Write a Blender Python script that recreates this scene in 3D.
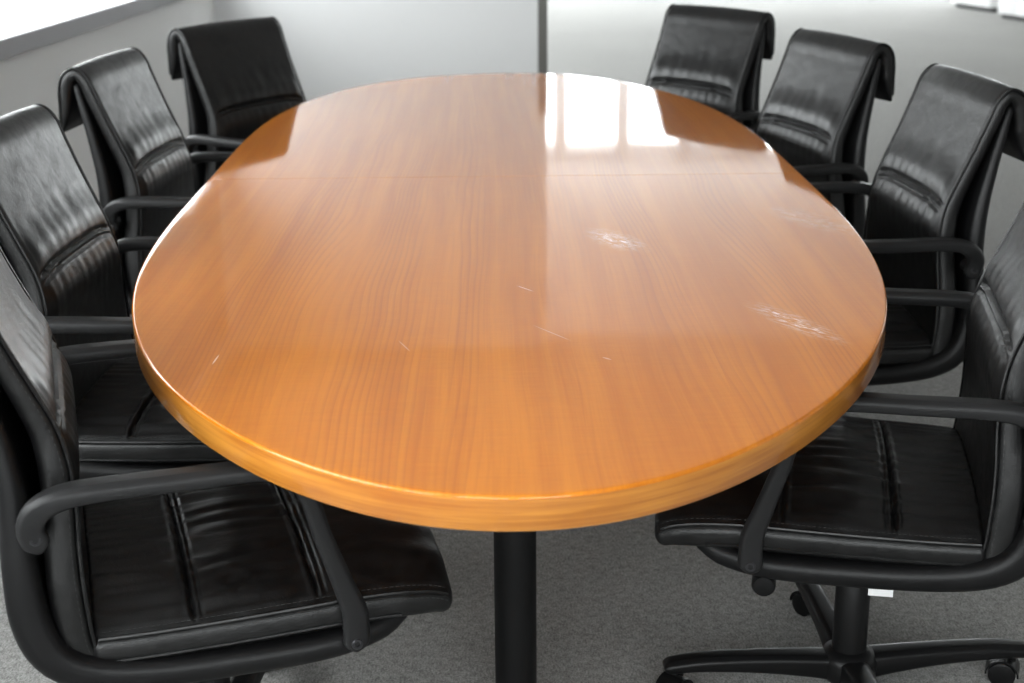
import bpy, bmesh, math, random
from mathutils import Matrix, Vector

for o in list(bpy.data.objects):
    bpy.data.objects.remove(o, do_unlink=True)
scene = bpy.context.scene
COL = scene.collection
R = math.radians
PI = math.pi

# ------------------------------------------------------------------ camera
cam_data = bpy.data.cameras.new('camera')
cam_data.sensor_fit = 'HORIZONTAL'
cam_data.sensor_width = 36.0
cam_data.lens = 36.0 * 1450 / 1024
cam_data.clip_start = 0.05
cam_data.clip_end = 200
cam_data.dof.use_dof = True
cam_data.dof.focus_distance = 2.35
cam_data.dof.aperture_fstop = 5.0
cam = bpy.data.objects.new('camera', cam_data)
COL.objects.link(cam)
cam.matrix_world = (Matrix.Translation((0, 0, 1.4378)) @ Matrix.Rotation(PI / 2 - 0.313316, 4, 'X')
                    @ Matrix.Rotation(-0.008058, 4, 'Z'))
scene.camera = cam

# ------------------------------------------------------------------ view, world (white overcast sky)
scene.view_settings.view_transform = 'Standard'
scene.view_settings.look = 'None'
scene.view_settings.gamma = 1.0
scene.view_settings.use_curve_mapping = False
scene.view_settings.exposure = 0.0
scene.cycles.use_denoising = True
scene.cycles.max_bounces = 10
scene.cycles.diffuse_bounces = 6
scene.cycles.glossy_bounces = 5
scene.cycles.transparent_max_bounces = 12
scene.cycles.caustics_reflective = False
scene.cycles.caustics_refractive = False

world = bpy.data.worlds.new('overcast_sky')
scene.world = world
world.use_nodes = True
bg = world.node_tree.nodes['Background']
bg.inputs['Color'].default_value = (0.985, 0.99, 1.0, 1)
bg.inputs['Strength'].default_value = 10.8

# room frame: the left wall runs 2.3 degrees off the line of sight
RT = R(2.3)
EY = Vector((math.sin(RT), math.cos(RT), 0))
EX = Vector((math.cos(RT), -math.sin(RT), 0))
RO = Vector((-1.70, 4.87, 0))
ROOM = Matrix.Translation(RO) @ Matrix.Rotation(-RT, 4, 'Z')
CEIL = 3.45
LOWC = 2.62         # lower ceiling over the meeting area
FARQ = 13.2          # far window wall
PARTQ = 3.05         # partition behind the table
PARTP = 1.754         # its free end
RIGHTP = 8.6
BACKQ = -6.4


def rm(p, q, z):
    return ROOM @ Vector((p, q, z))


def portal(p0, p1, q0, q1, z0, z1, normal):
    """daylight entering through a window opening (sampling portal for the sky)"""
    ld = bpy.data.lights.new('window_daylight', 'AREA')
    ld.shape = 'RECTANGLE'
    ld.size = max(abs(p1 - p0), abs(q1 - q0))
    ld.size_y = z1 - z0
    ld.cycles.is_portal = True
    lo = bpy.data.objects.new('window_daylight', ld)
    COL.objects.link(lo)
    n = (ROOM.to_3x3() @ Vector(normal)).normalized()
    up = Vector((0, 0, 1))
    x = up.cross(-n).normalized()
    m = Matrix((x, up, -n)).transposed().to_4x4()
    m.translation = rm((p0 + p1) / 2, (q0 + q1) / 2, (z0 + z1) / 2)
    lo.matrix_world = m
    return lo


LEFT_WINDOWS = [(-6.3, -4.9), (-4.75, -2.65), (-2.5, -0.4), (-0.25, 2.90), (3.5, 5.6), (5.75, 7.85), (8.0, 10.1), (10.25, 12.6)]
LZ0, LZ1 = 0.922, 2.52
FAR_WINDOWS = []
_p = 0.295
while _p < 7.9:
    FAR_WINDOWS.append((_p, _p + 0.675))
    _p += 0.775
FZ0, FZ1 = 0.12, 3.28
BACK_WINDOWS = [(0.3, 1.9), (2.1, 3.7)]
BZ0, BZ1 = 0.95, 2.50
portal(0.3, 3.7, BACKQ - 0.16, BACKQ - 0.16, BZ0, BZ1, (0, 1, 0))
BLIND_Z = 1.66
BLINDS = [2, 3]      # windows with their roller blind half down
for i, (a, b) in enumerate(LEFT_WINDOWS):
    portal(-0.16, -0.16, a, b, LZ0, BLIND_Z if i in BLINDS else LZ1, (1, 0, 0))
portal(FAR_WINDOWS[0][0], FAR_WINDOWS[-1][1], FARQ + 0.16, FARQ + 0.16, FZ0, FZ1, (0, -1, 0))


# ------------------------------------------------------------------ helpers
def tag(o, label=None, cat=None, group=None, kind=None):
    if label: o['label'] = label
    if cat: o['category'] = cat
    if group: o['group'] = group
    if kind: o['kind'] = kind
    return o


class MB:
    """collects geometry for ONE mesh object"""
    def __init__(self):
        self.v, self.f, self.m = [], [], []

    def add(self, verts, faces, mat=0):
        n = len(self.v)
        self.v += [tuple(p) for p in verts]
        self.f += [tuple(i + n for i in f) for f in faces]
        self.m += [mat] * len(faces)

    def box(self, c, s, M=None, mat=0):
        hx, hy, hz = s[0] / 2, s[1] / 2, s[2] / 2
        vs = [Vector((c[0] + x * hx, c[1] + y * hy, c[2] + z * hz)) for x in (-1, 1) for y in (-1, 1) for z in (-1, 1)]
        if M is not None: vs = [M @ p for p in vs]
        self.add(vs, [(0, 1, 3, 2), (4, 6, 7, 5), (0, 4, 5, 1), (2, 3, 7, 6), (0, 2, 6, 4), (1, 5, 7, 3)], mat)

    def box2(self, a, b, M=None, mat=0):
        self.box([(a[i] + b[i]) / 2 for i in range(3)], [abs(b[i] - a[i]) for i in range(3)], M, mat)

    def lathe(self, prof, n=32, c=(0, 0, 0), M=None, mat=0):
        vs, fs = [], []
        for (r, z) in prof:
            for k in range(n):
                a = 2 * PI * k / n
                p = Vector((c[0] + r * math.cos(a), c[1] + r * math.sin(a), c[2] + z))
                vs.append(M @ p if M is not None else p)
        for i in range(len(prof) - 1):
            for k in range(n):
                k2 = (k + 1) % n
                fs.append((i * n + k, i * n + k2, (i + 1) * n + k2, (i + 1) * n + k))
        fs.append(tuple(range(n)))
        fs.append(tuple((len(prof) - 1) * n + k for k in range(n)))
        self.add(vs, fs, mat)

    def tube(self, pts, r, n=8, mat=0):
        pts = [Vector(p) for p in pts]
        vs, fs = [], []
        up = None
        for i, p in enumerate(pts):
            t = (pts[min(i + 1, len(pts) - 1)] - pts[max(i - 1, 0)]).normalized()
            if up is None:
                up = t.orthogonal().normalized()
            up = (up - t * up.dot(t)).normalized()
            w = t.cross(up)
            for k in range(n):
                a = 2 * PI * k / n
                vs.append(p + up * (r * math.cos(a)) + w * (r * math.sin(a)))
        for i in range(len(pts) - 1):
            for k in range(n):
                k2 = (k + 1) % n
                fs.append((i * n + k, i * n + k2, (i + 1) * n + k2, (i + 1) * n + k))
        fs.append(tuple(range(n)))
        fs.append(tuple((len(pts) - 1) * n + k for k in range(n)))
        self.add(vs, fs, mat)

    def build(self, name, mats, parent=None, smooth=True, angle=40, bevel=0.0):
        me = bpy.data.meshes.new(name)
        me.from_pydata(self.v, [], self.f)
        if not isinstance(mats, (list, tuple)): mats = [mats]
        for m in mats: me.materials.append(m)
        for p, mi in zip(me.polygons, self.m): p.material_index = mi
        bm = bmesh.new(); bm.from_mesh(me)
        bmesh.ops.recalc_face_normals(bm, faces=bm.faces)
        if bevel:
            es = [e for e in bm.edges if len(e.link_faces) == 2 and e.calc_face_angle(0) > 0.5]
            bmesh.ops.bevel(bm, geom=es, offset=bevel, segments=2, affect='EDGES', profile=0.5, clamp_overlap=True)
        bm.to_mesh(me); bm.free()
        if smooth:
            for p in me.polygons: p.use_smooth = True
            me.set_sharp_from_angle(angle=R(angle))
        o = bpy.data.objects.new(name, me)
        COL.objects.link(o)
        if parent is not None: o.parent = parent
        return o


def empty(name, M):
    o = bpy.data.objects.new(name, None)
    o.empty_display_size = 0.1
    COL.objects.link(o)
    o.matrix_world = M
    return o


def copy_tree(o, parent=None):
    c = o.copy()
    COL.objects.link(c)
    if parent is not None: c.parent = parent
    for ch in list(o.children):
        copy_tree(ch, c)
    return c


def spline(pts, n):
    """Catmull-Rom through tuples, resampled evenly in the first two coordinates"""
    D = len(pts[0])
    P = [pts[0]] + list(pts) + [pts[-1]]
    fine = []
    for i in range(1, len(P) - 2):
        for k in range(24):
            t = k / 24
            a, b, c, d = P[i - 1], P[i], P[i + 1], P[i + 2]
            fine.append(tuple(0.5 * (2 * b[j] + (c[j] - a[j]) * t + (2 * a[j] - 5 * b[j] + 4 * c[j] - d[j]) * t * t
                                     + (3 * b[j] - a[j] - 3 * c[j] + d[j]) * t ** 3) for j in range(D)))
    fine.append(tuple(pts[-1]))
    cum = [0.0]
    for i in range(1, len(fine)):
        cum.append(cum[-1] + math.hypot(fine[i][0] - fine[i - 1][0], fine[i][1] - fine[i - 1][1]))
    L = cum[-1]
    out, j = [], 0
    for i in range(n):
        s = L * i / (n - 1)
        while j < len(cum) - 2 and cum[j + 1] < s: j += 1
        t = (s - cum[j]) / max(1e-9, cum[j + 1] - cum[j])
        out.append(tuple(fine[j][q] + (fine[j + 1][q] - fine[j][q]) * t for q in range(D)))
    return out, L


def loft(mb, pts, ns, nx, rc, top_fn=None, crown=0.0, back_crown=0.0, cap=(0.012, 0.012), capw=0.02, nb=10, mat=0):
    """padded strip: pts = (y, z, half_width, thickness[, x_offset]) ; returns corner lines left/right, arc length"""
    if len(pts[0]) == 4: pts = [tuple(p) + (0.0,) for p in pts]
    sm, L = spline(pts, ns)
    rings = []
    for i, s in enumerate(sm):
        a, b = sm[max(i - 1, 0)], sm[min(i + 1, ns - 1)]
        ty, tz = b[0] - a[0], b[1] - a[1]
        l = math.hypot(ty, tz); ty, tz = ty / l, tz / l
        rings.append((s, (ty, tz), L * i / (ns - 1)))
    K = 6
    head = [(rings[0][0], rings[0][1], 0.0, -cap[0] * math.sin(k * PI / 2 / K), math.cos(k * PI / 2 / K)) for k in range(K, 0, -1)]
    body = [(r[0], r[1], r[2], 0.0, 1.0) for r in rings]
    tail = [(rings[-1][0], rings[-1][1], L, cap[1] * math.sin(k * PI / 2 / K), math.cos(k * PI / 2 / K)) for k in range(1, K + 1)]
    allr = head + body + tail
    verts, left, right = [], [], []
    cnt = None
    NC = 5
    for (s, (ty, tz), sl, off, sc) in allr:
        y, z, hw, th, xo = s
        y += ty * off; z += tz * off
        ny, nz = -tz, ty
        hw2 = hw - capw * (1 - max(sc, 0.0))
        h = th / 2 * max(sc, 0.03)
        r = min(rc, h * 0.95)
        loop = []
        for k in range(nx):
            x = (-1 + 2 * k / (nx - 1)) * (hw2 - r)
            xn = x / hw2
            n = h + crown * sc * (1 - abs(xn) ** 2.5)
            if top_fn is not None:
                edge = max(0.0, min(1.0, (1 - abs(x) / (hw2 - r)) / 0.10))
                n += top_fn(sl, x / (hw2 - r), L) * sc * (0.25 + 0.75 * edge * edge * (3 - 2 * edge))
            loop.append((x, n))
        for k in range(1, NC):
            a = PI / 2 * (1 - k / NC)
            loop.append((hw2 - r + r * math.cos(a), h - r + r * math.sin(a)))
        for k in range(0, NC):
            a = -PI / 2 * k / NC
            loop.append((hw2 - r + r * math.cos(a), -h + r + r * math.sin(a)))
        for k in range(nb):
            x = (1 - 2 * k / (nb - 1)) * (hw2 - r)
            loop.append((x, -h - back_crown * sc * (1 - abs(x / hw2) ** 2.5)))
        for k in range(1, NC):
            a = -PI / 2 - PI / 2 * k / NC
            loop.append((-hw2 + r + r * math.cos(a), -h + r + r * math.sin(a)))
        for k in range(0, NC):
            a = PI - PI / 2 * k / NC
            loop.append((-hw2 + r + r * math.cos(a), h - r + r * math.sin(a)))
        cnt = len(loop)
        for (x, n) in loop:
            verts.append((xo + x, y + ny * n, z + nz * n))
        e = r * 0.30
        right.append(Vector((xo + hw2 - e, y + ny * (h - e * 0.3), z + nz * (h - e * 0.3))))
        left.append(Vector((xo - hw2 + e, y + ny * (h - e * 0.3), z + nz * (h - e * 0.3))))
    fs = []
    for i in range(len(allr) - 1):
        for k in range(cnt):
            k2 = (k + 1) % cnt
            fs.append((i * cnt + k, i * cnt + k2, (i + 1) * cnt + k2, (i + 1) * cnt + k))
    fs.append(tuple(range(cnt)))
    fs.append(tuple((len(allr) - 1) * cnt + k for k in range(cnt)))
    mb.add(verts, fs, mat)
    return left[K:-K], right[K:-K], L


# ------------------------------------------------------------------ materials
class NT:
    def __init__(self, name):
        self.m = bpy.data.materials.new(name)
        self.m.use_nodes = True
        self.t = self.m.node_tree
        self.p = self.t.nodes['Principled BSDF']
        self.out = self.t.nodes['Material Output']

    def n(self, kind, ins=None, **attrs):
        nd = self.t.nodes.new(kind)
        for k, v in attrs.items(): setattr(nd, k, v)
        for k, v in (ins or {}).items(): self.set(nd.inputs[k], v)
        return nd

    def set(self, sock, v):
        if isinstance(v, bpy.types.NodeSocket): self.t.links.new(v, sock)
        elif isinstance(v, bpy.types.Node): self.t.links.new(v.outputs[0], sock)
        else: sock.default_value = v

    def math(self, op, a, b=0.0, clamp=False):
        nd = self.t.nodes.new('ShaderNodeMath'); nd.operation = op; nd.use_clamp = clamp
        self.set(nd.inputs[0], a); self.set(nd.inputs[1], b)
        return nd.outputs[0]

    def mix(self, fac, a, b, blend='MIX'):
        nd = self.t.nodes.new('ShaderNodeMix'); nd.data_type = 'RGBA'; nd.blend_type = blend
        self.set(nd.inputs[0], fac); self.set(nd.inputs[6], a); self.set(nd.inputs[7], b)
        return nd.outputs[2]

    def ramp(self, fac, a, b, c0=0.0, c1=1.0):
        nd = self.t.nodes.new('ShaderNodeMapRange'); nd.interpolation_type = 'SMOOTHSTEP'
        self.set(nd.inputs[0], fac); nd.inputs[1].default_value = a; nd.inputs[2].default_value = b
        nd.inputs[3].default_value = c0; nd.inputs[4].default_value = c1
        return nd.outputs[0]

    def noise(self, vec, scale, detail=3, rough=0.5, dist=0.0):
        return self.n('ShaderNodeTexNoise', {'Vector': vec, 'Scale': scale, 'Detail': detail, 'Roughness': rough, 'Distortion': dist}).outputs['Fac']

    def scale(self, vec, s, loc=(0, 0, 0), rot=(0, 0, 0)):
        return self.n('ShaderNodeMapping', {'Vector': vec, 'Scale': s, 'Location': loc, 'Rotation': rot}).outputs[0]

    def obj(self): return self.n('ShaderNodeTexCoord').outputs['Object']

    def bump(self, h, strength, dist=0.001, prev=None):
        ins = {'Height': h, 'Strength': strength, 'Distance': dist}
        if prev is not None: ins['Normal'] = prev
        return self.n('ShaderNodeBump', ins).outputs[0]

    def base(self, **kw):
        for k, v in kw.items(): self.set(self.p.inputs[k.replace('_', ' ')], v)
        return self.m


def rgb(r, g, b): return (r, g, b, 1.0)


def mat_leather():
    t = NT('black_leather'); c = t.obj()
    grain = t.n('ShaderNodeTexVoronoi', {'Vector': c, 'Scale': 420.0}).outputs['Distance']
    crease = t.noise(c, 38, 4, 0.6, 0.4)
    big = t.noise(c, 9, 2, 0.5)
    b1 = t.bump(grain, 0.16, 0.0006)
    b2 = t.bump(crease, 0.22, 0.004, b1)
    b3 = t.bump(big, 0.22, 0.012, b2)
    col = t.mix(t.ramp(crease, 0.35, 0.75), rgb(0.0035, 0.0035, 0.0036), rgb(0.008, 0.008, 0.0082))
    return t.base(Base_Color=col, Roughness=t.ramp(crease, 0.3, 0.8, 0.35, 0.45), Specular_IOR_Level=0.40, Normal=b3)


def mat_shell():
    t = NT('black_shell_leather'); c = t.obj()
    grain = t.n('ShaderNodeTexVoronoi', {'Vector': c, 'Scale': 380.0}).outputs['Distance']
    b = t.bump(t.noise(c, 14, 3), 0.15, 0.006, t.bump(grain, 0.15, 0.0006))
    scr = t.noise(t.scale(c, (30, 140, 30), rot=(0.6, 0, 0)), 1.0, 4, 0.6)
    col = t.mix(t.ramp(scr, 0.70, 0.80), rgb(0.005, 0.005, 0.0053), rgb(0.04, 0.04, 0.04))
    return t.base(Base_Color=col, Roughness=0.42, Specular_IOR_Level=0.24, Normal=b)


def mat_plastic(name, v, rough, grain=True):
    t = NT(name); c = t.obj()
    b = t.bump(t.noise(c, 700, 2), 0.25 if grain else 0.03, 0.0008)
    return t.base(Base_Color=rgb(v, v, v * 1.03), Roughness=rough, Specular_IOR_Level=0.20, Normal=b)


def mat_plain(name, col, rough=0.5, metal=0.0, nscale=60, var=0.06, bump=0.05):
    t = NT(name); c = t.obj()
    nz = t.noise(c, nscale, 3)
    d = tuple(x * (1 - var) for x in col[:3]) + (1,)
    return t.base(Base_Color=t.mix(nz, d, col), Roughness=rough, Metallic=metal, Normal=t.bump(nz, bump, 0.001))


def mat_carpet():
    t = NT('grey_loop_carpet'); c = t.n('ShaderNodeTexCoord').outputs['Object']
    f1 = t.noise(c, 260, 2, 0.7)
    f2 = t.noise(c, 55, 3, 0.6)
    f3 = t.noise(t.scale(c, (260, 90, 90)), 1.0, 2, 0.6)
    f4 = t.noise(c, 0.9, 3, 0.5)
    v = t.math('ADD', t.math('MULTIPLY', f1, 0.45), t.math('ADD', t.math('MULTIPLY', f2, 0.25), t.math('MULTIPLY', f3, 0.30)))
    col = t.mix(t.ramp(v, 0.36, 0.64), rgb(0.15, 0.148, 0.143), rgb(0.42, 0.415, 0.40))
    col = t.mix(t.ramp(f4, 0.3, 0.7), t.mix(0.08, col, rgb(0.1, 0.1, 0.1)), col)
    return t.base(Base_Color=col, Roughness=0.95, Specular_IOR_Level=0.15, Normal=t.bump(v, 0.7, 0.004))


WOOD_L, WOOD_D = rgb(0.66, 0.215, 0.012), rgb(0.50, 0.142, 0.007)

# wear on the varnish: (x, y, half length, half width, angle, strength) in table coordinates
SCUFFS = []


def mat_wood_top():
    t = NT('cherry_veneer_lacquered'); c = t.obj()
    sep = t.n('ShaderNodeSeparateXYZ', {0: c})
    x, y = sep.outputs[0], sep.outputs[1]
    # veneer leaves
    leaf = t.math('FLOOR', t.math('MULTIPLY', t.math('ADD', x, 5.07), 1 / 0.215))
    wn = t.n('ShaderNodeTexWhiteNoise', {'W': leaf}, noise_dimensions='1D').outputs['Value']
    sway = t.noise(t.scale(c, (2.2, 0.9, 1)), 1.0, 2, 0.5)
    xs = t.math('ADD', x, t.math('MULTIPLY', t.math('SUBTRACT', sway, 0.5), 0.07))
    vec = t.n('ShaderNodeCombineXYZ', {0: xs, 1: y, 2: t.math('MULTIPLY', wn, 7.0)}).outputs[0]
    grain = t.noise(t.scale(vec, (30, 0.8, 1)), 1.0, 4, 0.55)
    fine = t.noise(t.scale(vec, (260, 3.0, 1)), 1.0, 3, 0.6)
    figure = t.noise(t.scale(vec, (6, 0.8, 1)), 1.0, 3, 0.5)
    swirl = t.noise(t.scale(vec, (4.5, 0.55, 1)), 1.0, 1, 0.4)
    cluster = t.noise(t.scale(vec, (9, 0.35, 1)), 1.0, 1, 0.4)
    flake = t.noise(t.scale(c, (22, 170, 1)), 1.0, 2, 0.5)
    pores = t.noise(t.scale(vec, (420, 14, 1)), 1.0, 2, 0.5)
    rings = t.math('FRACT', t.math('MULTIPLY', t.math('ADD', xs, t.math('ADD', t.math('MULTIPLY', wn, 3.1), t.math('MULTIPLY', swirl, 0.16))), 95.0))
    g = t.math('ADD', t.math('MULTIPLY', grain, 0.40), t.math('ADD', t.math('MULTIPLY', fine, 0.16), t.math('ADD', t.math('MULTIPLY', figure, 0.40), t.math('MULTIPLY', flake, 0.10))))
    col = t.mix(t.ramp(g, 0.38, 0.70), WOOD_D, WOOD_L)
    col = t.mix(t.ramp(wn, 0.0, 1.0, 0.0, 0.30), col, rgb(0.50, 0.148, 0.012))
    line = t.math('MULTIPLY', t.ramp(rings, 0.40, 0.90, 0.0, 1.0), t.ramp(rings, 0.90, 1.0, 1.0, 0.0))
    line = t.math('MULTIPLY', line, t.ramp(cluster, 0.46, 0.64, 0.04, 0.30))
    col = t.mix(line, col, rgb(0.32, 0.085, 0.013))
    col = t.mix(t.ramp(pores, 0.66, 0.80, 0.0, 0.12), col, rgb(0.34, 0.10, 0.016))
    rough = t.ramp(t.noise(c, 5, 2), 0.3, 0.7, 0.035, 0.055)
    mask = None
    streak = t.noise(t.scale(t.scale(c, (1, 1, 1), rot=(0, 0, R(48))), (42, 170, 1)), 1.0, 4, 0.65, 0.6)
    for (sx, sy, hl, hw, ang, st) in SCUFFS:
        dx, dy = t.math('SUBTRACT', x, sx), t.math('SUBTRACT', y, sy)
        ca, sa = math.cos(ang), math.sin(ang)
        u = t.math('MULTIPLY', t.math('ADD', t.math('MULTIPLY', dx, ca), t.math('MULTIPLY', dy, sa)), 1 / hl)
        v = t.math('MULTIPLY', t.math('SUBTRACT', t.math('MULTIPLY', dy, ca), t.math('MULTIPLY', dx, sa)), 1 / hw)
        d = t.math('SQRT', t.math('ADD', t.math('MULTIPLY', u, u), t.math('MULTIPLY', v, v)))
        if hw < 0.004:
            mk = t.math('MULTIPLY', t.ramp(d, 0.6, 1.0, 1.0, 0.0), st)
        else:
            body = t.ramp(d, 0.25, 1.05, 1.0, 0.0)
            mk = t.math('MULTIPLY', t.math('MULTIPLY', body, t.ramp(streak, 0.42, 0.66)), st)
        mask = mk if mask is None else t.math('MAXIMUM', mask, mk)
    if mask is not None:
        col = t.mix(mask, col, rgb(0.78, 0.56, 0.42))
        rough = t.math('ADD', rough, t.math('MULTIPLY', mask, 0.35))
    b = t.bump(t.noise(c, 9, 2), 0.004, 0.004)
    return t.base(Base_Color=col, Roughness=0.45, Specular_IOR_Level=0.05, Coat_Weight=1.0, Coat_Roughness=rough, Coat_IOR=1.5,
                  Coat_Normal=b)


def mat_wood_edge():
    t = NT('cherry_edge_banding'); c = t.obj()
    band = t.noise(t.scale(c, (5, 5, 170)), 1.0, 4, 0.6)
    blotch = t.noise(t.scale(c, (4, 4, 9)), 1.0, 2, 0.5)
    g = t.math('ADD', t.math('MULTIPLY', band, 0.6), t.math('MULTIPLY', blotch, 0.5))
    col = t.mix(t.ramp(g, 0.40, 0.72), rgb(0.36, 0.110, 0.010), rgb(0.58, 0.235, 0.032))
    return t.base(Base_Color=col, Roughness=0.4, Coat_Weight=0.8, Coat_Roughness=0.10)


def mat_glass():
    t = NT('window_glass')
    tr = t.n('ShaderNodeBsdfTransparent', {'Color': rgb(0.96, 0.98, 0.98)})
    gl = t.n('ShaderNodeBsdfGlossy', {'Color': rgb(1, 1, 1), 'Roughness': 0.02})
    facing = t.n('ShaderNodeLayerWeight', {'Blend': 0.5}).outputs['Facing']
    fr = t.math('ADD', 0.03, t.math('MULTIPLY', t.math('POWER', facing, 5.0), 0.9), True)
    mx = t.n('ShaderNodeMixShader', {0: fr, 1: tr.outputs[0], 2: gl.outputs[0]})
    t.t.links.new(mx.outputs[0], t.out.inputs[0])
    return t.m


M_LEATHER = mat_leather()
M_SHELL = mat_shell()
M_ARM = mat_plastic('black_arm_plastic', 0.016, 0.42)
M_BASE = mat_plastic('black_base_plastic', 0.006, 0.35, False)
M_THREAD = mat_plain('grey_thread', rgb(0.035, 0.035, 0.035), 0.8)
M_SCREW = mat_plain('dark_screw_steel', rgb(0.06, 0.06, 0.065), 0.35, 0.8)
M_TAG = mat_plain('white_paper_tag', rgb(0.8, 0.8, 0.8), 0.7)
M_CARPET = mat_carpet()
M_WALL = mat_plain('painted_wall_warm_grey', rgb(0.86, 0.855, 0.845), 0.85, nscale=90, var=0.03)
M_PART = mat_plain('partition_laminate_pale_grey', rgb(0.70, 0.70, 0.70), 0.6, nscale=30, var=0.02, bump=0.01)
M_CEIL = mat_plain('ceiling_white', rgb(0.42, 0.42, 0.415), 0.9, nscale=40, var=0.03)
M_TRIM = mat_plain('trim_taupe_grey', rgb(0.115, 0.112, 0.100), 0.5, nscale=40)
M_FRAME = mat_plain('window_frame_grey_paint', rgb(0.33, 0.33, 0.34), 0.45, nscale=40, var=0.02)
M_GLASS = mat_glass()
M_WHITE = mat_plain('white_laminate', rgb(0.80, 0.80, 0.80), 0.45, nscale=40, var=0.02, bump=0.01)
M_PLINTH = mat_plain('dark_plinth', rgb(0.05, 0.05, 0.05), 0.6)
M_LEG = mat_plastic('black_powder_coat', 0.005, 0.5, False)

# ------------------------------------------------------------------ the room
mb = MB(); mb.box2((-0.3, BACKQ - 0.3, -0.12), (RIGHTP + 0.3, FARQ + 0.3, 0.0), ROOM)
tag(mb.build('floor', M_CARPET, smooth=False), 'grey loop pile carpet floor of the meeting room', 'floor', kind='structure')
mb = MB(); mb.box2((-0.3, BACKQ - 0.3, CEIL), (RIGHTP + 0.3, FARQ + 0.3, CEIL + 0.12), ROOM); mb.box2((-0.3, BACKQ - 0.3, LOWC), (RIGHTP + 0.3, PARTQ + 0.25, CEIL - 0.001), ROOM)
tag(mb.build('ceiling', M_CEIL, smooth=False), 'plain white ceiling above the meeting table', 'ceiling', kind='structure')


def wall_with_openings(name, label, axis, at, t, lo, hi, openings, z0, z1, mat):
    """wall slab along q (axis 'q') or p (axis 'p') with window openings between z0 and z1"""
    w = MB()
    def bx(a, b, za, zb):
        if b - a < 1e-4 or zb - za < 1e-4: return
        if axis == 'q': w.box2((at, a, za), (at + t, b, zb), ROOM)
        else: w.box2((a, at, za), (b, at + t, zb), ROOM)
    bx(lo, hi, 0, z0); bx(lo, hi, z1, CEIL)
    cur = lo
    for (a, b) in openings:
        bx(cur, a, z0, z1); cur = b
    bx(cur, hi, z0, z1)
    return tag(w.build(name, mat, smooth=False), label, 'wall', kind='structure')


wall_with_openings('wall_left', 'pale grey wall under the windows on the left', 'q', -0.14, 0.14, BACKQ, FARQ, LEFT_WINDOWS, LZ0, LZ1, M_WALL)
wall_with_openings('wall_far', 'pale wall with a band of windows at the far end', 'p', FARQ, 0.14, -0.14, RIGHTP + 0.14, FAR_WINDOWS, FZ0, FZ1, M_WALL)
mb = MB(); mb.box2((RIGHTP, BACKQ, 0), (RIGHTP + 0.14, FARQ, CEIL), ROOM)
tag(mb.build('wall_right', M_WALL, smooth=False), 'plain pale wall far to the right', 'wall', kind='structure')
wall_with_openings('wall_back', 'pale wall with windows behind the camera', 'p', BACKQ - 0.14, 0.14, -0.14, RIGHTP + 0.14, BACK_WINDOWS, BZ0, BZ1, M_WALL)
mb = MB(); mb.box2((0.0, PARTQ, 0), (PARTP - 0.02, PARTQ + 0.10, CEIL), ROOM); mb.box2((PARTP - 0.021, PARTQ, 1.30), (PARTP + 0.02, PARTQ + 0.10, CEIL), ROOM)
tag(mb.build('wall_partition', M_PART, smooth=False), 'smooth pale grey partition wall behind the far end of the table', 'wall', kind='structure')
mb = MB(); mb.box2((PARTP - 0.024, PARTQ - 0.006, 0), (PARTP + 0.026, PARTQ + 0.106, 1.30), ROOM)
tag(mb.build('trim_1', M_TRIM, smooth=False, bevel=0.003), 'dark taupe end strip on the partition edge', 'trim', kind='structure')

for i, (a, b) in enumerate(LEFT_WINDOWS):
    w = MB(); fw = 0.05
    w.box2((-0.11, a, LZ0), (-0.03, a + fw, LZ1), ROOM); w.box2((-0.11, b - fw, LZ0), (-0.03, b, LZ1), ROOM)
    w.box2((-0.11, a, LZ1 - fw), (-0.03, b, LZ1), ROOM)
    wo = w.build('window_%d' % (i + 1), M_FRAME, smooth=False, bevel=0.004)
    tag(wo, 'grey framed window in the left wall', 'window', kind='structure')
    g = MB(); g.box2((-0.075, a + fw, LZ0 - 0.004), (-0.067, b - fw, LZ1 - fw), ROOM)
    g.build('glass_pane', M_GLASS, wo, smooth=False)
M_BLIND = mat_plain('grey_blind_fabric', rgb(0.40, 0.39, 0.375), 0.9, nscale=300, var=0.1)
for i in BLINDS:
    a, b = LEFT_WINDOWS[i]
    m = (a + b) / 2
    bl = empty('roller_blind', ROOM @ Matrix.Translation((-0.012, m, LZ1)))
    tag(bl, 'grey roller blind half lowered over the left window %s' % ('next to the partition' if i == 3 else 'next to the nearest left chair'),
        'blind', 'roller blinds on the left windows')
    h = (b - a) / 2 + 0.02
    fb = MB(); fb.box2((-0.002, -h, BLIND_Z - LZ1), (0.002, h, 0.03)); fb.build('fabric', M_BLIND, bl, smooth=False)
    rl = MB(); rl.lathe([(0.022, -h), (0.022, h)], 20, M=Matrix.Translation((0.004, 0, 0.045)) @ Matrix.Rotation(-PI / 2, 4, 'X')); rl.build('roller', M_FRAME, bl)
    br = MB(); br.box2((-0.007, -h, BLIND_Z - LZ1 - 0.025), (0.007, h, BLIND_Z - LZ1)); br.build('bottom_rail', M_FRAME, bl, smooth=False, bevel=0.003)
mb = MB(); mb.box2((-0.139, BACKQ + 0.02, LZ0 - 0.003), (0.035, PARTQ, LZ0 + 0.004), ROOM); mb.box2((-0.005, BACKQ + 0.02, LZ0 - 0.062), (0.035, PARTQ, LZ0), ROOM)
tag(mb.build('trim_2', M_FRAME, smooth=False, bevel=0.004), 'grey window sill rail along the left wall', 'trim', kind='structure')
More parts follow.
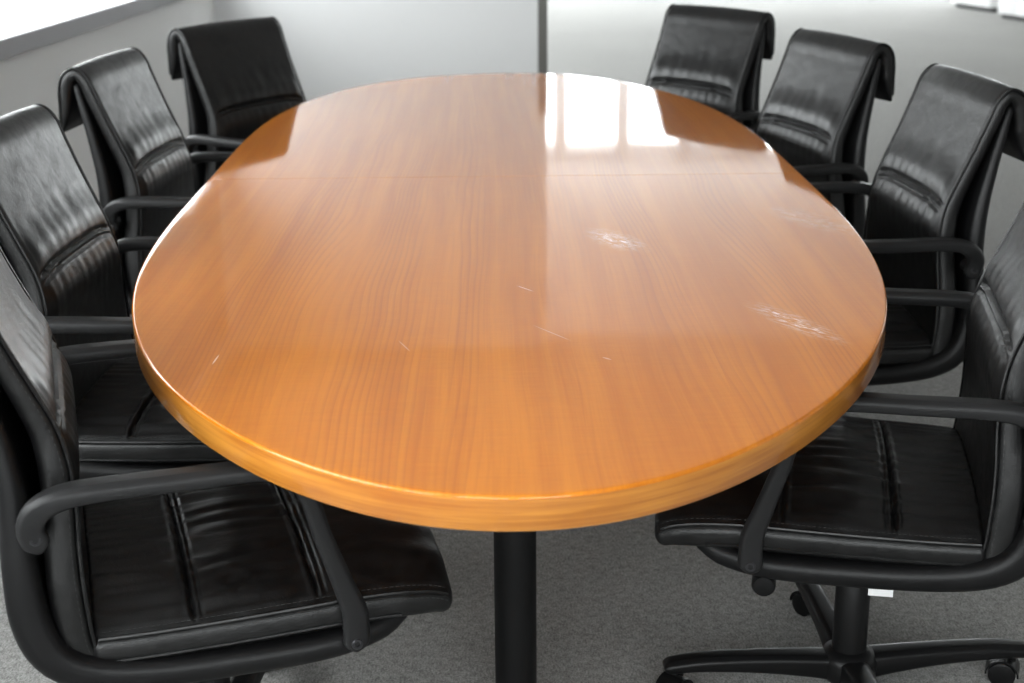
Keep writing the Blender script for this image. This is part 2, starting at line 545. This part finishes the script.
for i, (a, b) in enumerate(FAR_WINDOWS):
    w = MB(); fw = 0.022
    y0, y1 = FARQ + 0.02, FARQ + 0.10
    w.box2((a, y0, FZ0), (a + fw, y1, FZ1), ROOM); w.box2((b - fw, y0, FZ0), (b, y1, FZ1), ROOM)
    w.box2((a, y0, FZ1 - fw), (b, y1, FZ1), ROOM); w.box2((a, y0, FZ0), (b, y1, FZ0 + fw), ROOM)
    wo = w.build('window_%d' % (i + 1 + len(LEFT_WINDOWS)), M_FRAME, smooth=False)
    tag(wo, 'tall window in the far wall', 'window', kind='structure')
    g = MB(); g.box2((a + fw, FARQ + 0.05, FZ0 + fw), (b - fw, FARQ + 0.058, FZ1 - fw), ROOM)
    g.build('glass_pane', M_GLASS, wo, smooth=False)
for i, (a, b) in enumerate(BACK_WINDOWS):
    w = MB(); fw = 0.05
    y0, y1 = BACKQ - 0.10, BACKQ - 0.03
    w.box2((a, y0, BZ0), (a + fw, y1, BZ1), ROOM); w.box2((b - fw, y0, BZ0), (b, y1, BZ1), ROOM)
    w.box2((a, y0, BZ1 - fw), (b, y1, BZ1), ROOM); w.box2((a, y0, BZ0), (b, y1, BZ0 + fw), ROOM)
    wo = w.build('window_%d' % (i + 1 + len(LEFT_WINDOWS) + len(FAR_WINDOWS)), M_FRAME, smooth=False)
    tag(wo, 'grey framed window in the wall behind the camera', 'window', kind='structure')
    g = MB(); g.box2((a + fw, BACKQ - 0.07, BZ0 + fw), (b - fw, BACKQ - 0.062, BZ1 - fw), ROOM)
    g.build('glass_pane', M_GLASS, wo, smooth=False)
for nm, a, b, lb in (('baseboard_left', (0, BACKQ, 0), (0.014, PARTQ, 0.08), 'grey baseboard along the left wall'),
                     ('baseboard_far', (0, FARQ - 0.014, 0), (RIGHTP, FARQ, 0.08), 'grey baseboard along the far wall'),
                     ('baseboard_partition', (0.014, PARTQ - 0.012, 0), (PARTP - 0.024, PARTQ, 0.08), 'grey baseboard of the partition')):
    mb = MB(); mb.box2(a, b, ROOM)
    tag(mb.build(nm, M_FRAME, smooth=False), lb, 'baseboard', kind='structure')

# ------------------------------------------------------------------ the table
TC = Vector((-0.0183, 3.4651, 0))
TROT = 0.0144554
TA, TB = 0.71145, 1.89796
TCO = [1.03375, -9e-05, -0.00037, 0.01695, -0.002, 0.00361, 0.00302, -0.03251, -0.00308, 0.00373, -0.00465, -0.01183,
       0.00166, -0.00071, 0.00105, -0.00328, 1e-05]
TZ, TT = 0.74, 0.047
SEAM = -0.018
TM = Matrix.Translation(TC) @ Matrix.Rotation(TROT, 4, 'Z')
TMI = TM.inverted()


def outline(ph):
    r = TCO[0] + sum(TCO[2 * n - 1] * math.cos(n * ph) + TCO[2 * n] * math.sin(n * ph) for n in range(1, 9))
    return (TA * r * math.cos(ph), TB * r * math.sin(ph))


def wear(x0, y0, x1, y1, hw, st):
    a, b = TMI @ Vector((x0, y0, 0)), TMI @ Vector((x1, y1, 0))
    m = (a + b) / 2
    SCUFFS.append((m.x, m.y, (b - a).length / 2, hw, math.atan2(b.y - a.y, b.x - a.x), st))


wear(0.160, 2.92, 0.255, 2.69, 0.050, 0.75)
wear(0.565, 3.10, 0.695, 2.82, 0.060, 0.85)
wear(0.395, 2.38, 0.520, 2.11, 0.036, 0.85)
wear(0.006, 2.479, 0.041, 2.433, 0.0016, 0.7)
wear(0.030, 2.245, 0.096, 2.150, 0.0014, 0.6)
wear(-0.179, 2.166, -0.155, 2.106, 0.0013, 0.5)
wear(-0.449, 2.050, -0.447, 2.105, 0.0016, 0.7)
wear(0.135, 2.075, 0.150, 2.06, 0.002, 0.6)

M_WOOD = mat_wood_top()
M_EDGE = mat_wood_edge()

table = empty('conference_table', TM)
tag(table, 'long oval cherry wood conference table with glossy top on black columns', 'table')


def half_outline(sign):
    N = 1440
    pts = [outline(2 * PI * k / N) for k in range(N)]
    sel = [k for k in range(N) if sign * (pts[k][1] - SEAM) > 0.002]
    st = [k for k in sel if ((k - 1) % N) not in set(sel)][0]
    run = []
    k = st
    ss = set(sel)
    while k % N in ss:
        run.append(pts[k % N]); k += 1
        if len(run) > N: break
    run = run[::5] + [run[-1]] if (len(run) - 1) % 5 else run[::5]
    g = SEAM + sign * 0.0006
    first, last = run[0], run[-1]
    return [(first[0], g)] + run + [(last[0], g)]


def inset(poly, d, keep_ends=True):
    n = len(poly); out = []
    for i in range(n):
        a, b, c = poly[i - 1], poly[i], poly[(i + 1) % n]
        t1 = Vector((b[0] - a[0], b[1] - a[1])).normalized(); t2 = Vector((c[0] - b[0], c[1] - b[1])).normalized()
        n1, n2 = Vector((-t1.y, t1.x)), Vector((-t2.y, t2.x))
        nn = (n1 + n2)
        nn = nn / max(0.3, nn.dot(n1))
        out.append((b[0] + nn.x * d, b[1] + nn.y * d))
    return out


for sign in (1, -1):
    poly = half_outline(sign)
    n = len(poly)
    top = MB()
    BR = 0.0045
    prof = [(0.014, 0.0)] + [(BR * (1 - math.sin(i * PI / 16)), -BR * (1 - math.cos(i * PI / 16))) for i in range(9)]
    def ring_at(d):
        q = inset(poly, d)
        g = SEAM + sign * (0.0006 + min(d, 0.0007))      # the seam edge stays nearly square
        q[0] = (q[0][0], g); q[-1] = (q[-1][0], g)
        return q
    rings = [(ring_at(d), z) for d, z in prof]
    vs = [(p[0], p[1], TZ + z) for r, z in rings for p in r]
    fs = [tuple(range(n))]
    for i in range(len(prof) - 1):
        for k in range(n):
            k2 = (k + 1) % n
            fs.append((i * n + k, i * n + k2, (i + 1) * n + k2, (i + 1) * n + k))
    low = inset(poly, 0.0)
    base = len(vs)
    inn = inset(poly, 0.0049)
    vs += [(p[0], p[1], TZ - 0.0065) for p in inn] + [(p[0], p[1], TZ - TT + 0.004) for p in inn]
    for k in range(n):
        k2 = (k + 1) % n
        fs.append(((len(prof) - 1) * n + k, (len(prof) - 1) * n + k2, base + k2, base + k))
        fs.append((base + k, base + k2, base + n + k2, base + n + k))
    fs.append(tuple(base + n + k for k in range(n)))
    top.add(vs, fs)
    ht = top.build('tabletop_half', M_WOOD, table, angle=12)
    # edge band: open strip round the curved side with its own thickness
    e = MB()
    run = poly[1:-1]
    out_ = run
    inn2 = inset(poly, 0.0048)[1:-1]
    rz = [(out_, TZ - 0.0046), (out_, TZ - TT + 0.003), (inset(poly, 0.003)[1:-1], TZ - TT), (inset(poly, 0.03)[1:-1], TZ - TT), (inn2, TZ - TT + 0.004), (inn2, TZ - 0.0047)]
    m = len(run)
    vs = [(p[0], p[1], z) for r, z in rz for p in r]
    fs = []
    for i in range(len(rz)):
        j = (i + 1) % len(rz)
        for k in range(m - 1):
            fs.append((i * m + k, i * m + k + 1, j * m + k + 1, j * m + k))
    fs.append(tuple(i * m for i in range(len(rz)))); fs.append(tuple(i * m + m - 1 for i in range(len(rz))))
    e.add(vs, fs)
    e.build('edge_band', M_EDGE, ht, angle=50)

for (lx, ly) in ((0.003, -1.215), (0.0, 1.215), (-0.33, 0.02), (0.33, 0.02)):
    c = MB()
    c.lathe([(0.036, 0.0), (0.040, 0.004), (0.040, 0.012), (0.0365, 0.016), (0.0365, TZ - TT - 0.012), (0.0365, TZ - TT - 0.008),
             (0.075, TZ - TT - 0.007), (0.075, TZ - TT + 0.001)], 40, (lx, ly, 0))
    c.build('leg', M_LEG, table, angle=35)

# ------------------------------------------------------------------ the chair
rnd = random.Random(7)


def gather(k0, seed):
    r = random.Random(seed)
    comp = [(k0 * (0.55 + 0.17 * i), r.uniform(0, 6.28), r.uniform(0.5, 1.0), r.uniform(-9, 9)) for i in range(7)]
    def f(x, s):
        v = sum(a * math.sin(k * x + ph + dr * s) for (k, ph, a, dr) in comp) / 3.2
        return v
    return f


G1, G2, G3, G4 = gather(95, 3), gather(120, 11), gather(60, 5), gather(75, 8)
smooth01 = lambda t: max(0.0, min(1.0, t)) ** 2 * (3 - 2 * max(0.0, min(1.0, t)))


def back_top(s, xn, L):
    """crosswise belt seam with gathers above and below it"""
    sb = BELT_S + 0.014 * abs(xn) ** 4 - 0.004
    d = s - sb                                   # negative: above the belt (the path runs downwards)
    h = -0.0075 * math.exp(-(d / 0.0042) ** 2) - 0.005 * math.exp(-((d - 0.013) / 0.0035) ** 2) + 0.002 * math.exp(-((d - 0.0065) / 0.004) ** 2)
    if d < 0:
        up = smooth01((s - ROLL_S) / 0.06)
        h += up * (0.007 * math.exp(-((d + 0.035) / 0.035) ** 2))
        h += up * 0.0013 * math.exp(d / 0.055) * (1 - math.exp(d / 0.008)) * G1(xn * 0.22, s)
        h += up * 0.0006 * math.exp(-((d + 0.10) / 0.06) ** 2) * G3(xn * 0.22, s * 0.6)
        mid = math.exp(-((xn + 0.05) / 0.45) ** 2)
        h += up * 0.0013 * mid * math.exp(-((d + 0.07) / 0.06) ** 2) * G4(xn * 0.22 + 0.03, s * 0.4)
    else:
        h += 0.010 * math.exp(-((d - 0.055) / 0.04) ** 2)
        h += 0.0014 * math.exp(-(d - 0.016) / 0.045) * (1 - math.exp(-max(d - 0.016, 0) / 0.006)) * G2(xn * 0.22, s)
    return h


def seat_top(s, xn, L):
    h = 0.0
    for j, sp in enumerate(SEAT_SEAMS):
        d = s - sp
        h += -0.007 * math.exp(-(d / 0.0035) ** 2) + 0.0025 * math.exp(-((d + 0.008) / 0.004) ** 2) - 0.003 * math.exp(-((d - 0.012) / 0.003) ** 2)
        h += 0.0026 * math.exp(-abs(d) / 0.045) * (1 - math.exp(-abs(d) / 0.008)) * (G1 if j else G2)(xn * 0.25 + j, s * 0.5)
    if SEAT_SEAMS[0] < s < SEAT_SEAMS[1]:
        t = (s - SEAT_SEAMS[0]) / (SEAT_SEAMS[1] - SEAT_SEAMS[0])
        b = math.sin(PI * t)
        h += 0.004 * b + 0.0050 * b * (abs(G3(xn * 0.25, s * 1.6)) ** 0.8) + 0.0026 * G4(xn * 0.25, s * 1.3) + 0.0012 * G2(xn * 0.25 + 0.3, s)
    elif s < SEAT_SEAMS[0]:
        h += 0.0032 * abs(G4(xn * 0.25 + 1, s * 1.5))
    else:
        h += 0.004 * smooth01((s - SEAT_SEAMS[1]) / 0.05) + 0.0012 * G3(xn * 0.25 + 2, s)
    return h


SHELL_P = [(-0.328, 0.930, 0.212, 0.018), (-0.312, 0.875, 0.222, 0.022), (-0.292, 0.80, 0.232, 0.026), (-0.272, 0.71, 0.244, 0.032),
           (-0.262, 0.62, 0.256, 0.040), (-0.262, 0.53, 0.268, 0.048), (-0.256, 0.45, 0.275, 0.054), (-0.232, 0.393, 0.279, 0.054),
           (-0.180, 0.361, 0.281, 0.050), (-0.09, 0.347, 0.281, 0.046), (0.04, 0.343, 0.280, 0.044), (0.16, 0.345, 0.278, 0.042),
           (0.235, 0.356, 0.268, 0.038), (0.270, 0.370, 0.252, 0.030)]
BACK_P = [(-0.374, 0.818, 0.210, 0.006), (-0.3665, 0.845, 0.216, 0.020), (-0.359, 0.88, 0.220, 0.030), (-0.3555, 0.915, 0.222, 0.034),
          (-0.347, 0.948, 0.223, 0.034), (-0.325, 0.963, 0.223, 0.032), (-0.304, 0.944, 0.223, 0.031), (-0.289, 0.905, 0.222, 0.032),
          (-0.264, 0.84, 0.220, 0.034), (-0.239, 0.78, 0.219, 0.036), (-0.214, 0.716, 0.219, 0.040), (-0.204, 0.66, 0.225, 0.044),
          (-0.203, 0.60, 0.234, 0.046), (-0.206, 0.54, 0.245, 0.048), (-0.206, 0.48, 0.254, 0.050), (-0.200, 0.412, 0.259, 0.048),
          (-0.192, 0.380, 0.260, 0.046)]
SEAT_P = [(-0.170, 0.388, 0.262, 0.046), (-0.10, 0.389, 0.268, 0.047), (0.0, 0.391, 0.272, 0.048), (0.10, 0.394, 0.274, 0.048),
          (0.20, 0.396, 0.273, 0.048), (0.265, 0.394, 0.271, 0.046), (0.310, 0.388, 0.266, 0.042), (0.334, 0.380, 0.260, 0.036)]


def arc_at(pts, test, n=400):
    sm, L = spline(pts, n)
    for i, p in enumerate(sm):
        if test(p): return L * i / (n - 1)


BELT_S = arc_at(BACK_P, lambda p: p[0] > -0.24 and p[1] < 0.724)
ROLL_S = arc_at(BACK_P, lambda p: p[0] > -0.27 and p[1] < 0.92)
FLAP_S = arc_at(BACK_P, lambda p: p[1] > 0.947)
SEAT_SEAMS = (0.135, 0.315)


def stitches(mb, line, step, ln, r, out):
    acc = 0.0
    for i in range(1, len(line)):
        seg = line[i] - line[i - 1]; l = seg.length
        acc += l
        if acc >= step:
            acc = 0.0
            t = seg.normalized()
            mb.tube([line[i] + out - t * ln / 2, line[i] + out + t * ln / 2], r, 4)


def make_chair():
    root = empty('office_armchair', Matrix.Identity(4))
    mb = MB(); loft(mb, SHELL_P, 70, 26, 0.021, back_crown=0.006, cap=(0.012, 0.014), capw=0.03, nb=26)
    mb.build('shell', M_SHELL, root, angle=60)
    # seat
    mb = MB(); le, ri, L = loft(mb, SEAT_P, 240, 84, 0.018, seat_top, crown=0.036, cap=(0.014, 0.018), capw=0.022)
    seat = mb.build('seat_cushion', M_LEATHER, root, angle=70)
    mb = MB()
    for sd, ln_ in ((-1, le), (1, ri)):
        pp = MB(); pp.tube([p + Vector((sd * 0.0012, 0, 0.0012)) for p in ln_], 0.0034, 8)
        pp.build('piping', M_LEATHER, seat)
        pp = MB(); pp.tube([p + Vector((sd * 0.004, 0.0, -0.034)) for p in ln_[6:-34]], 0.0028, 6)
        pp.build('piping', M_LEATHER, seat)
    mb = MB()
    for sd, ln_ in ((-1, le), (1, ri)):
        stitches(mb, ln_, 0.0075, 0.0045, 0.0006, Vector((-sd * 0.010, 0, 0.0062)))
        stitches(mb, ln_, 0.0075, 0.0045, 0.0006, Vector((sd * 0.0052, 0, -0.008)))
    tag(mb.build('stitching', M_THREAD, seat), kind='stuff')
    # back
    mb = MB(); le, ri, L = loft(mb, BACK_P, 230, 84, 0.017, back_top, crown=0.005, cap=(0.005, 0.012), capw=0.012)
    back = mb.build('back_cushion', M_LEATHER, root, angle=70)
    i0 = int(230 * FLAP_S / L)
    mb = MB()
    for sd, ln_ in ((-1, le), (1, ri)):
        pp = MB(); pp.tube([p + Vector((sd * 0.0012, 0.0010, 0)) for p in ln_[4:]], 0.0032, 8)
        pp.build('piping', M_LEATHER, back)
    mb = MB()
    for sd, ln_ in ((-1, le), (1, ri)):
        stitches(mb, ln_[i0 + 20:], 0.0075, 0.0045, 0.0006, Vector((sd * 0.0048, -0.010, 0)))
    tag(mb.build('stitching', M_THREAD, back), kind='stuff')
    # arms
    for sd in (-1, 1):
        A = [(-0.236, 0.590, 0.011, 0.036, sd * 0.292), (-0.240, 0.612, 0.013, 0.036, sd * 0.295), (-0.228, 0.636, 0.017, 0.032, sd * 0.299),
             (-0.198, 0.652, 0.021, 0.027, sd * 0.303), (-0.150, 0.657, 0.022, 0.024, sd * 0.304), (-0.05, 0.657, 0.022, 0.023, sd * 0.304),
             (0.065, 0.656, 0.021, 0.023, sd * 0.304), (0.108, 0.641, 0.018, 0.024, sd * 0.303), (0.130, 0.605, 0.015, 0.025, sd * 0.302),
             (0.148, 0.540, 0.013, 0.026, sd * 0.300), (0.174, 0.460, 0.012, 0.030, sd * 0.298), (0.189, 0.412, 0.011, 0.036, sd * 0.296),
             (0.190, 0.366, 0.010, 0.038, sd * 0.295)]
        mb = MB(); loft(mb, A, 90, 10, 0.009, crown=0.002, cap=(0.017, 0.017), capw=0.003, nb=6)
        arm = mb.build('armrest', M_ARM, root, angle=60)
        for (yy, zz, xo) in ((-0.236, 0.596, 0.303), (0.190, 0.364, 0.305)):
            sc = MB()
            T = Matrix.Translation((sd * xo, yy, zz)) @ Matrix.Rotation(sd * PI / 2, 4, 'Y')
            sc.lathe([(0.0085, -0.004), (0.0085, 0.0005), (0.0075, 0.0015), (0.0045, 0.0015), (0.004, -0.001), (0.001, -0.001)], 20, M=T)
            sc.lathe([(0.013, -0.050), (0.013, -0.012)], 16, M=T)
            sc.build('screw', M_SCREW, arm, angle=40)
    # mechanism and column
    mb = MB()
    mb.box((0, -0.02, 0.325), (0.16, 0.22, 0.040))
    mb.box((0, -0.02, 0.345), (0.26, 0.30, 0.012))
    mb.build('tilt_mechanism', M_BASE, root, bevel=0.006)
    mb = MB()
    mb.lathe([(0.031, 0.070), (0.031, 0.235), (0.029, 0.238), (0.024, 0.240), (0.024, 0.318)], 28)
    mb.build('gas_column', M_BASE, root, angle=35)
    mb = MB()
    K = Matrix.Translation((-0.235, 0.168, 0.306)) @ Matrix.Rotation(PI / 2, 4, 'Y')
    mb.lathe([(0.006, 0.10), (0.006, 0.02), (0.017, 0.018), (0.020, 0.012), (0.020, -0.018), (0.017, -0.024), (0.006, -0.026)], 20, M=K)
    mb.build('adjustment_knob', M_BASE, root, angle=40)
    # base
    mb = MB()
    mb.lathe([(0.045, 0.032), (0.052, 0.042), (0.052, 0.070), (0.046, 0.082), (0.034, 0.090)], 32)
    hub = mb.build('base_hub', M_BASE, root, angle=40)
    for k in range(4):
        T = Matrix.Rotation(k * PI / 2, 4, 'Z')
        lg = MB()
        prof = [(0.03, 0.056, 0.027, 0.046), (0.08, 0.062, 0.025, 0.040), (0.17, 0.069, 0.023, 0.032), (0.27, 0.072, 0.022, 0.026), (0.325, 0.068, 0.020, 0.022)]
        loft(lg, prof, 24, 10, 0.010, crown=0.003, cap=(0.004, 0.016), capw=0.008, nb=6)
        lg.v = [tuple(T @ Vector(p)) for p in lg.v]
        leg = lg.build('leg', M_BASE, root, angle=60)
        ca = MB()
        S = T @ Matrix.Translation((0, 0.31, -0.003)) @ Matrix.Rotation(0.7 + k, 4, 'Z')
        for sx in (-1, 1):
            W = S @ Matrix.Translation((sx * 0.014, 0.016, 0.025)) @ Matrix.Rotation(PI / 2, 4, 'Y')
            ca.lathe([(0.019, -0.010), (0.024, -0.008), (0.025, 0.0), (0.024, 0.008), (0.019, 0.010)], 24, M=W)
        hood = []
        for i in range(13):
            a = PI * i / 12
            hood.append((0.0, 0.016 + 0.0285 * math.cos(a), 0.025 + 0.0285 * math.sin(a)))
        for i in range(12):
            p, q = Vector(hood[i]), Vector(hood[i + 1])
            m = (p + q) / 2; d = (q - p)
            ang = math.atan2(d.z, d.y)
            ca.box((0, 0, 0), (0.046, d.length * 1.1, 0.003), S @ Matrix.Translation(m) @ Matrix.Rotation(ang, 4, 'X'))
        ca.lathe([(0.007, 0.050), (0.007, 0.072)], 12, M=S)
        ca.build('caster', M_BASE, leg, angle=40)
    return root


CHAIRS = [
    # x, y, facing (deg), base turn is fixed to the chair, label
    (-0.503, 2.116, -72.4, 'black leather armchair nearest on the left, near armrest and seat in full view'),
    (-0.681, 2.824, -93.1, 'black leather armchair second from the front on the left side of the table'),
    (-0.748, 3.852, -95.3, 'black leather armchair third from the front on the left, with arched armrest beside the table'),
    (-0.65, 4.624, -123.4, 'black leather armchair at the far left of the table beside the partition wall'),
    (0.628, 2.383, 79.0, 'black leather armchair nearest on the right, cut by the photo edge, black wheeled base showing'),
    (0.751, 3.356, 96.2, 'black leather armchair second from the front on the right, shiny back and near armrest visible'),
    (0.65, 4.159, 109.0, 'black leather armchair third from the front on the right side of the table'),
    (0.481, 4.971, 129.5, 'black leather armchair at the far right end of the table, only its backrest showing'),
]
proto = make_chair()
roots = [proto] + [copy_tree(proto) for _ in CHAIRS[1:]]
for root, (x, y, a, lab) in zip(roots, CHAIRS):
    root.matrix_world = Matrix.Translation((x, y, 0)) @ Matrix.Rotation(R(a), 4, 'Z')
    tag(root, lab, 'chair', 'black leather armchairs around the table')
BASE_TURN = {0: 64.0, 4: 15.0}
for i, root in enumerate(roots):
    extra = BASE_TURN.get(i, 31.0 * i)
    for ch in root.children:
        if ch.name.split('.')[0] in ('leg', 'base_hub'):
            ch.rotation_euler[2] = R(extra)
        if i == 4 and ch.name.split('.')[0] in ('leg', 'base_hub', 'gas_column', 'tilt_mechanism'):
            ch.location = (-0.045, 0.01, 0)
# the paper tag that hangs under the nearest right chair
mb = MB()
mb.box((-0.240, -0.022, 0.312), (0.002, 0.040, 0.030))
tg = mb.build('paper_tag', M_TAG, roots[4], bevel=0.0005)
tg['label'] = 'white paper tag'


# ------------------------------------------------------------------ far cabinets
def cabinet(M, w, d, h, label):
    root = empty('storage_cabinet', M)
    tag(root, label, 'cabinet', 'white cabinets at the far right')
    b = MB(); b.box2((0, 0, 0.045), (d, w, h - 0.025)); b.build('body', M_WHITE, root, bevel=0.003)
    b = MB(); b.box2((-0.01, -0.01, h - 0.025), (d + 0.01, w + 0.01, h)); b.build('top_panel', M_WHITE, root, bevel=0.003)
    b = MB(); b.box2((0.03, 0.02, 0), (d - 0.03, w - 0.02, 0.045)); b.build('plinth', M_PLINTH, root)
    for k in range(2):
        dr = MB(); dr.box2((-0.018, 0.004 + k * w / 2, 0.048), (0.0, w / 2 - 0.004 + k * w / 2, h - 0.03))
        door = dr.build('door', M_WHITE, root, bevel=0.002)
        hd = MB(); hd.box2((-0.036, w / 2 + (0.03 if k else -0.04), h - 0.2), (-0.018, w / 2 + (0.04 if k else -0.03), h - 0.08))
        hd.build('handle', M_SCREW, door, bevel=0.002)


cabinet(Matrix.Translation((5.03, 15.45, 0)) @ Matrix.Rotation(R(15), 4, 'Z'), 0.75, 0.45, 0.74, 'white low cabinet standing farther back by the far windows')
cabinet(Matrix.Translation((5.09, 14.30, 0)) @ Matrix.Rotation(R(15), 4, 'Z'), 0.62, 0.45, 0.74, 'white low cabinet nearer of the pair at the top right corner')
